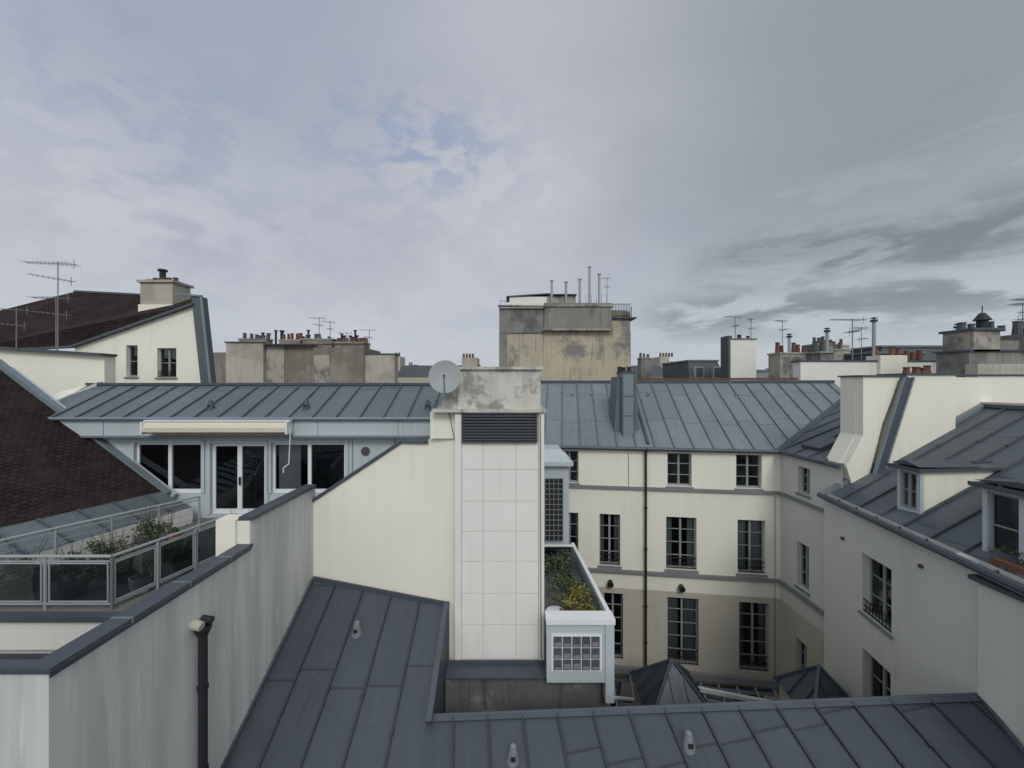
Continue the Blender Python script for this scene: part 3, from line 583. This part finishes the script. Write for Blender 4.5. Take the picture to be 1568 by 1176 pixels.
LG=Obj('glass_canopy')
LG.p('glass',GLASS).poly([FO(.3,.1,-11.35),FO(7.4,.1,-11.35),FO(7.4,2.2,-11.9),FO(.3,2.2,-11.9)]); LG.p('under',INT).poly([FO(.3,.1,-11.6),FO(7.4,.1,-11.6),FO(7.4,2.2,-12.1),FO(.3,2.2,-12.1)])
for i in range(12):
    u=.3+i*7.1/11; LG.p('bars',GFR).beam(FO(u,.1,-11.32),FO(u,2.2,-11.87),.05,.06)
LG.p('beams',WFR).beam(FO(.3,1.0,-11.53),FO(7.4,1.0,-11.53),.09,.07); LG.p('beams',WFR).beam(FO(2.9,.3,-11.25),FO(7.4,.8,-11.35),.12,.12); LG.p('beams',WFR).beam(FO(.3,2.2,-11.87),FO(7.4,2.2,-11.87),.08,.08)
def pav(cx,cy,h,zb,za):
    o=Obj('pyramid_roof_pavilion'); c=[(cx-h,cy-h,zb),(cx+h,cy-h,zb),(cx+h,cy+h,zb),(cx-h,cy+h,zb)]; a=V((cx,cy,za))
    for i in range(4):
        p=V(c[i]);q=V(c[(i+1)%4]); m=(p+q)/2; o.zinc([p,q,a],a-m,.45,ZA,phase=(q-p).length/2%.45)
        o.p('hip_caps',FLASH).beam(p,a,.07,.06,lift=.03)
    o.p('walls',TAN).box(cx-h+.1,cx+h-.1,cy-h+.1,cy+h-.1,GZ,zb-.02)
    o.p('finial',FLASH).cyl(a,(cx,cy,za+.06),.08,.04)
pav(5.05,12.4,1.0,-9.9,-8.75); pav(8.62,11.0,.76,-8.85,-7.95)

# ------------------------------------------------------------------ right wing
Q=Obj('wing_apartment_building'); FQ=Fr((9.6,12.05),(-.1724,-.985))
q1=[(1.645,2.65,-6.05,-4.48)]; q2=[(1.66,2.62,-8.9,-7.0)]
Q.p('walls',CREAM_SHADED).wall(FQ,0,9,-12,-3.3,q1+q2,.22); 
Q.p('walls',CREAM_SHADED).poly([FQ(0,0,-12),FQ(0,-.5,-12),FQ(0,-.5,-3.3),FQ(0,0,-3.3)]); Q.p('lower_walls',TAN).wall(FQ,0,9,GZ,-12)
Q.win(FQ,*q1[0],rows=3,rail=True,depth=.22,curt=.0); Q.win(FQ,*q2[0],rows=3,rail=True,depth=.22,curt=0)
zQ=lambda x,y:-3.39+.551*((x-9.6)+.175*(12.05-y))
def PQ(x,y,dz=0): return (x,y,zQ(x,y)+dz)
Q.zinc([PQ(9.5,12.05),PQ(14.5,12.05),PQ(12.9,2.9),PQ(7.9,2.9)],(1,0,.551),.72,ZQ)
Q.p('ridge',FLASH).beam(PQ(14.5,12.05),PQ(12.9,2.9),.2,.1,lift=.03)
Q.p('back_roof',ZQ).poly([PQ(14.5,12.05),PQ(12.9,2.9),(17,2.9,-3.3),(18,12.05,-3.3)])
Q.p('gutter',FLASH).cyl(FQ(0,.13,-3.42),FQ(9.2,.13,-3.42),.08,.08,8); Q.p('verge',FLASHL).beam(PQ(9.5,12.0),PQ(14.5,12.0),.15,.12,lift=.05)
Q.p('vents',TERRA).cyl(FQ(.9,0,-4.4),FQ(.9,.06,-4.4),.05,.05,8); Q.p('vents',TERRA).cyl(FQ(3.5,0,-4.0),FQ(3.5,.05,-4.0),.05,.05,8)
FR_=Fr((8.68,7.3),(-.02,-1))
Q.p('projecting_wall',CREAM_SHADED).wall(FR_,0,5,GZ,-3.66); Q.p('projecting_wall',CREAM_SHADED).poly([FR_(0,0,GZ),FR_(0,-.6,GZ),FR_(0,-.6,-3.66),FR_(0,0,-3.66)])
Q.p('projecting_coping',FLASH).fbox(FR_,-.08,5,-.5,.10,-3.66,-3.58)
def dormer(x,y0,y1,z0,z1,L):
    fr=Fr((x,y1),(0,-1)); w=y1-y0
    Q.p('dormer_cheeks',CREAM).poly([(x,y0,z0),(x+L,y0,z1),(x,y0,z1)]); Q.p('dormer_cheeks',CREAM).poly([(x,y1,z0),(x+L,y1,z1),(x,y1,z1)])
    Q.p('dormer_front',PALE).wall(fr,0,w,z0,z1,[(.08,w-.08,z0+.15,z1-.1)],.08); Q.win(fr,.08,w-.08,z0+.15,z1-.1,rows=2,depth=.08,curt=0,fw=.045,sill=False,fm=GFR)
    Q.zinc([(x-.14,y0-.12,z1+.04),(x+L+.1,y0-.12,z1+.10),(x+L+.1,y1+.1,z1+.10),(x-.14,y1+.1,z1+.04)],(1,0,.05),.5,ZQ,name='dormer_roof')
    Q.p('dormer_roof_edge',FLASH).prism([(x-.15,y0-.13,z1-.02),(x+L*.97,y0-.13,z1+.04),(x+L*.97,y0-.13,z1+.09),(x-.15,y0-.13,z1+.05)],(0,.03,0)); Q.p('dormer_roof_edge',FLASH).box(x-.17,x-.14,y0-.10,y1+.1,z1-.03,z1+.05)
    Q.p('dormer_corner',PALE).box(x-.02,x+.07,y0-.03,y0-.002,z0,z1)
    Q.p('dormer_lid',ZQ).prism([(x-.1,y0-.1,z1+.09),(x-.1,y1+.05,z1+.09),(x-.1,(y0+y1)/2,z1+.2)],(L*.7,0,0))
dormer(9.68,9.3,9.85,-3.2,-2.05,2.1); dormer(9.12,6.35,7.6,-3.45,-1.95,2.6)
Q.p('dormer_mullion',PALE).box(9.08,9.16,6.92,7.02,-3.3,-2.05)
Q.p('dormer_ledge',WFR).box(8.78,9.1,5.5,7.75,-3.42,-3.34)
fp=Obj('window_box'); fp.p('box',TERRA).box(8.83,9.02,6.75,7.25,-3.33,-3.2); foliage(fp.p('plant',LEAF),(8.93,7.0,-3.08),(.12,.28,.10),220,.03)

# fire wall along the wing
Sx=Obj('party_wall_with_chimneys')
Sx.p('wall',CREAM).prism([(10.1,12.1,-3.2),(10.1,12.1,-2.5),(10.6,12.1,-1.55),(10.6,12.1,.22),(13.3,12.1,.22),(14.4,12.1,.20),(19,12.1,.25),(19,12.1,-4),(10.1,12.1,-4)],(0,.55,0))
Sx.p('front_pier',CREAM).prism([(11.85,11.75,.27),(13.3,11.75,.27),(13.3,11.75,-1.38),(11.0,11.75,-2.75)],(0,.35,0))
Sx.p('left_pier',CREAM).prism([(10.62,11.85,.22),(11.75,11.85,.22),(11.2,11.85,-1.2),(10.8,11.85,-2.8),(10.3,11.85,-3.1),(10.12,11.85,-2.5),(10.62,11.85,-1.55)],(0,.25,0))
Sx.p('zinc_strip',FLASH).beam((11.85,11.72,.2),(10.93,11.72,-2.75),.24,.06,(0,1,0)); Sx.p('zinc_strip_edge',FLASHL).beam((11.98,11.70,.2),(11.06,11.70,-2.75),.05,.08,(0,1,0)); Sx.p('zinc_strip_edge',FLASHL).beam((11.70,11.70,.2),(10.80,11.70,-2.75),.05,.08,(0,1,0))
Sx.p('coping',FLASH).box(10.55,11.8,11.8,12.7,.222,.27); Sx.p('coping',FLASH).box(11.8,13.35,11.7,12.7,.272,.32); Sx.p('coping',FLASH).box(13.35,19,12.05,12.7,.252,.30)
pots(Sx.p('chimney_pots',TERRA),12.3,13.2,12.3,.33,4,.2,.1)
Sx.p('return_wall',CREAM_SHADED).box(14.45,14.8,8,12.1,-4,-.55)

# ------------------------------------------------------------------ right skyline
def stack(x0,x1,y,z1,mat,n,pm,h=.45,dep=1.2,name='chimney_stack',r=.14):
    o=Obj(name); o.p('stack',mat).box(x0,x1,y,y+dep,GZ,z1); o.p('cap',STONE).box(x0-.06,x1+.06,y-.06,y+dep+.06,z1,z1+.1); 
    if n: pots(o.p('pots',pm),x0,x1,y+dep/2,z1+.1,n,h,r)
    return o
o=stack(16.7,18.7,30,3.4,WHITE,3,BLACK,.3); o.p('dark_flank',SLATE).box(16.5,16.7,29.95,31,GZ,3.7)
stack(17.8,20.0,26,2.0,STONE,6,TERRA,.55); stack(20.3,21.3,26,2.6,GRST,3,SLATE,.4,r=.12); stack(22.4,24.2,28,2.4,STONE,4,SLATE,.5); stack(25.2,26.6,31,2.7,GRST,4,TERRA,.4); stack(13.2,14.2,40,2.6,GRST,3,SLATE,.4); stack(26.8,28.4,33,3.2,STONE,5,TERRA,.45)
cw=Obj('low_boundary_wall'); cw.p('wall',WHITE).box(16.2,24,22,22.6,GZ,1.25); cw.p('coping',FLASH).box(16.1,24.1,21.95,22.65,1.25,1.33); cw.p('pier',CREAM).box(20.5,22.0,21.8,22.7,GZ,1.6); pots(cw.p('pots',TERRA),20.5,23.4,22.3,1.33,7,.6,.13)
stack(18.9,19.7,24,1.9,GRST,2,SLATE,.5)
for x,y,z0,z1 in ((20.6,22.3,1.3,3.55),(19.3,24,1.9,3.2),(23.9,21,1,3.0),(18.4,26,2,3.1)):
    fl_=Obj('flue_pipe'); fl_.p('pipe',GALV).cyl((x,y,z0),(x,y,z1),.09,.09,10); fl_.p('cowl',BLACK).cyl((x,y,z1),(x,y,z1+.1),.18,.16,10); fl_.p('cowl',BLACK).cyl((x,y,z1+.18),(x,y,z1+.24),.18,.1,10)
    fl_.p('cowl_stem',GALV).cyl((x,y,z1+.08),(x,y,z1+.2),.05,.05,6)
antenna(19.2,22.1,1.2,3.7,1.3,ang=.05,t=1.4); antenna(20.7,30,1,4.9,.8,ang=.4,t=1.4); antenna(17.1,30,3.4,5.2,.9,ang=.2,t=1.4); antenna(18.3,30,3.4,5.0,.5,ang=.9,t=1.4); antenna(27.5,21,2,4.6,.8); antenna(21.4,24,1.5,3.5,.7); antenna(23.2,17.8,2.6,3.7,.6)
for (x0,x1,y,zb,zt) in ((15.4,18.6,34,.3,2.0),(23.5,27.5,25,.2,2.0),(26,34,27,0,2.6)):
    ms=Obj('mansard_roof_house'); ms.p('walls',TAN).box(x0,x1,y,y+8,GZ,zb); ms.p('mansard',SLATE).prism([(x0,y-.1,zb),(x1,y-.1,zb),(x1-.3,y+.9,zt),(x0+.3,y+.9,zt)],(0,6,0)); ms.p('top',ZM).box(x0+.2,x1-.2,y+.8,y+7,zt,zt+.15)
    for k in range(2):
        xx=x0+(x1-x0)*(k+.5)/2-.4; ms.p('dormers',GALV).box(xx,xx+.8,y-.15,y+1,zb+.2,zb+1.2); ms.p('dormer_panes',SLATE).box(xx+.1,xx+.7,y-.18,y-.152,zb+.28,zb+1.1)
rs=Obj('large_chimney_stack'); rs.p('stack',GRST).box(21.0,26.5,18,19.4,GZ,1.5); rs.p('stone_stack',STONE).box(21.1,22.3,17.9,19.2,1.5,2.45); rs.p('stack',GRST).box(22.3,23.8,18.05,19.3,1.5,2.0); rs.p('stack',GRST).box(23.4,26.5,17.8,19.0,1.5,2.3)
rs.p('caps',FLASH).box(21.0,22.4,17.8,19.3,2.45,2.56); rs.p('caps',FLASH).box(20.9,26.6,17.9,19.5,1.5,1.58); rs.p('cream_base',OLDCR).box(20.8,26.5,17.5,17.98,GZ,.9)
pots(rs.p('pots',SLATE),21.1,23.4,18.6,2.5,5,.35,.14); rs.p('cowl',BLACK).cyl((22.2,18.5,2.5),(22.2,18.5,3.0),.2,.2,14); rs.p('cowl',BLACK).cyl((22.2,18.5,3.0),(22.2,18.5,3.35),.32,.1,14); rs.p('cowl',BLACK).cyl((22.2,18.5,3.35),(22.2,18.5,3.7),.02,.02,6); pots(rs.p('pots2',SLATE),23.5,26,18.4,2.3,5,.5,.15)
sp=Obj('distant_church_spire'); sp.p('spire',SLATE).cyl((170,150,0),(170,150,17),3,.05,8); sp.p('tower',GRST).box(167,173,147,153,GZ,6); sp.p('cross',BLACK).cyl((170,150,16.5),(170,150,20),.12,.12,5)

# distant city
DC=Obj('distant_rooftops'); r=random.Random(5); cm=[('cream_blocks',OLDCR),('grey_blocks',GRST),('tan_blocks',TAN),('beige_blocks',CREAM_SHADED)]
y=52
while y<420:
    x=-y*1.5-10
    while x<y*1.5+10:
        w_=r.uniform(5,14)*(1+y/300); dp_=r.uniform(8,12); zt=y*r.uniform(.008,.05); zt=min(zt,1.5+y*.02); nm,mm=r.choice(cm)
        yy=y+r.uniform(-4,4); DC.p(nm,mm).box(x,x+w_,yy,yy+dp_,GZ,zt-1.6)
        i=.9; zm=ZM if r.random()<.5 else SLATE; nm2='zinc_roofs' if zm is ZM else 'slate_roofs'
        b=[(x,yy,zt-1.6),(x+w_,yy,zt-1.6),(x+w_,yy+dp_,zt-1.6),(x,yy+dp_,zt-1.6)]; t=[(x+i,yy+i,zt),(x+w_-i,yy+i,zt),(x+w_-i,yy+dp_-i,zt),(x+i,yy+dp_-i,zt)]
        DC.p(nm2,zm).hexa(b+t)
        if r.random()<.9:
            cx=x+r.choice([.2,w_-.9]); L=r.uniform(2,6); nm,mm=r.choice(cm); zc=zt+r.uniform(.4,1.4); DC.p('stack_'+nm,mm).box(cx,cx+r.uniform(.8,2.5),yy+1,yy+1+L,zt-2,zc)
            for k in range(r.randint(2,5)): DC.p('pots',TERRA).cyl((cx+.2+k*.4,yy+1.4,zc),(cx+.2+k*.4,yy+1.4,zc+.55),.16,.13,6)
        x+=w_+r.choice([0,0,2,5])
    y+=15+y*.05
for o in ALL: o.build()

# ------------------------------------------------------------------ sky
wd=bpy.data.worlds.new('World'); scene.world=wd; wd.use_nodes=True; nt=wd.node_tree; bgn=nt.nodes['Background']
try:
    wd.cycles.sampling_method='MANUAL'; wd.cycles.sample_map_resolution=256
except Exception: pass
tc=N(nt,'ShaderNodeTexCoord').outputs['Generated']; sx=N(nt,'ShaderNodeSeparateXYZ'); nt.links.new(tc,sx.inputs[0]); X,Y,Z=sx.outputs
az=mathn(nt,'MULTIPLY',mathn(nt,'ARCTAN2',X,Y),57.2958); el=mathn(nt,'MULTIPLY',mathn(nt,'ARCSINE',Z),57.2958)
zz=mathn(nt,'ADD',mathn(nt,'MAXIMUM',Z,0),.32)
cb=N(nt,'ShaderNodeCombineXYZ'); nt.links.new(mathn(nt,'DIVIDE',X,zz),cb.inputs[0]); nt.links.new(mathn(nt,'DIVIDE',Y,zz),cb.inputs[1]); cpv=cb.outputs[0]
def gauss(v,c,s):
    t=mathn(nt,'DIVIDE',mathn(nt,'SUBTRACT',v,c),s); return mathn(nt,'EXPONENT',mathn(nt,'MULTIPLY',mathn(nt,'MULTIPLY',t,t),-1))
mul=lambda a,b:mathn(nt,'MULTIPLY',a,b)
sky=N(nt,'ShaderNodeTexSky'); sky.sky_type='NISHITA'; sky.sun_disc=False; sky.sun_elevation=math.radians(40); sky.sun_rotation=math.radians(170)
nb=noise(nt,cpv,1.1,5,.5,dist=.3); ns=noise(nt,cpv,.6,2,.5)
K10=10
def c10(c): return tuple(x*K10 for x in c)
col=mixc(nt,remap(nt,nb,.34,.66),c10((.43,.45,.515)),c10((.54,.555,.615)))
col=mixc(nt,mul(gauss(el,6,8),.45),col,c10((.56,.60,.66)))
col=mixc(nt,mul(remap(nt,az,-2,46),mul(remap(nt,el,6,26),remap(nt,ns,.25,.65,.6,.95))),col,c10((.25,.29,.32)))
col=mixc(nt,mul(mul(remap(nt,az,8,-42),remap(nt,el,14,34)),.55),col,c10((.29,.345,.45)))
ca=N(nt,'ShaderNodeCombineXYZ'); nt.links.new(mul(az,.11),ca.inputs[0]); nt.links.new(mul(el,.2),ca.inputs[1]); nf=noise(nt,ca.outputs[0],1.5,8,.6,dist=.3)
f=mul(mul(gauss(az,-14,12),gauss(el,31,4.5)),remap(nt,nf,.44,.58)); col=mixc(nt,mul(f,.7),col,c10((.27,.36,.53)))
f=mul(mul(gauss(az,-43,10),gauss(el,29,7)),remap(nt,nf,.46,.60)); col=mixc(nt,mul(f,.42),col,c10((.28,.36,.50)))
f=mul(mul(gauss(az,-5,15),gauss(el,26,9)),mul(remap(nt,nf,.6,.4),.5)); col=mixc(nt,f,col,c10((.61,.62,.665)))
f=mul(mul(gauss(az,-44,16),gauss(el,17,7)),mul(remap(nt,nf,.62,.42),.55)); col=mixc(nt,f,col,c10((.61,.64,.70)))
f=mul(mul(gauss(az,-20,14),gauss(el,7,4)),mul(remap(nt,nf,.6,.4),.5)); col=mixc(nt,f,col,c10((.60,.60,.64)))
cs=N(nt,'ShaderNodeCombineXYZ'); nt.links.new(mul(az,.05),cs.inputs[0]); nt.links.new(mul(el,.17),cs.inputs[1]); nst=noise(nt,cs.outputs[0],1.5,8,.6,dist=.3)
f=mul(remap(nt,az,10,26),gauss(el,9.5,6)); col=mixc(nt,mul(f,.8),col,c10((.47,.53,.57)))
bar=mul(remap(nt,az,20,32),gauss(mathn(nt,'ADD',el,mul(nst,14)),21.5,3.2))
low=mul(remap(nt,az,14,26),mul(gauss(el,9,3),remap(nt,nst,.44,.56)))
f=mathn(nt,'MAXIMUM',mul(bar,.85),mul(low,.75)); col=mixc(nt,mathn(nt,'MINIMUM',f,1.),col,c10((.17,.205,.23)))
f=mul(mul(remap(nt,az,16,34),gauss(el,17,6)),remap(nt,nst,.50,.42)); col=mixc(nt,mul(f,.45),col,c10((.45,.50,.54)))
f=remap(nt,mathn(nt,'ADD',mathn(nt,'MULTIPLY',Y,-1),mul(Z,.5)),-.1,.9); col=mixc(nt,f,col,c10((.88,.90,.91)))
fin=mixc(nt,.94,sky.outputs[0],col)
fin=mixc(nt,remap(nt,Z,-.02,-.1),fin,c10((.10,.10,.10)))
nt.links.new(fin,bgn.inputs[0]); bgn.inputs[1].default_value=.1

sl=bpy.data.lights.new('sun','SUN'); sl.energy=1.2; sl.angle=math.radians(18); sl.color=(1,.975,.94)
so=bpy.data.objects.new('sun',sl); scene.collection.objects.link(so)
sd=V((.12,-.75,.62)); so.rotation_euler=sd.to_track_quat('Z','Y').to_euler()

cam=bpy.data.cameras.new('camera'); cam.lens=36*600/1568; cam.sensor_width=36; cam.clip_end=6000; cam.clip_start=.05
co=bpy.data.objects.new('camera',cam); scene.collection.objects.link(co); co.location=(0,0,0); co.rotation_euler=(math.radians(90),0,0); scene.camera=co
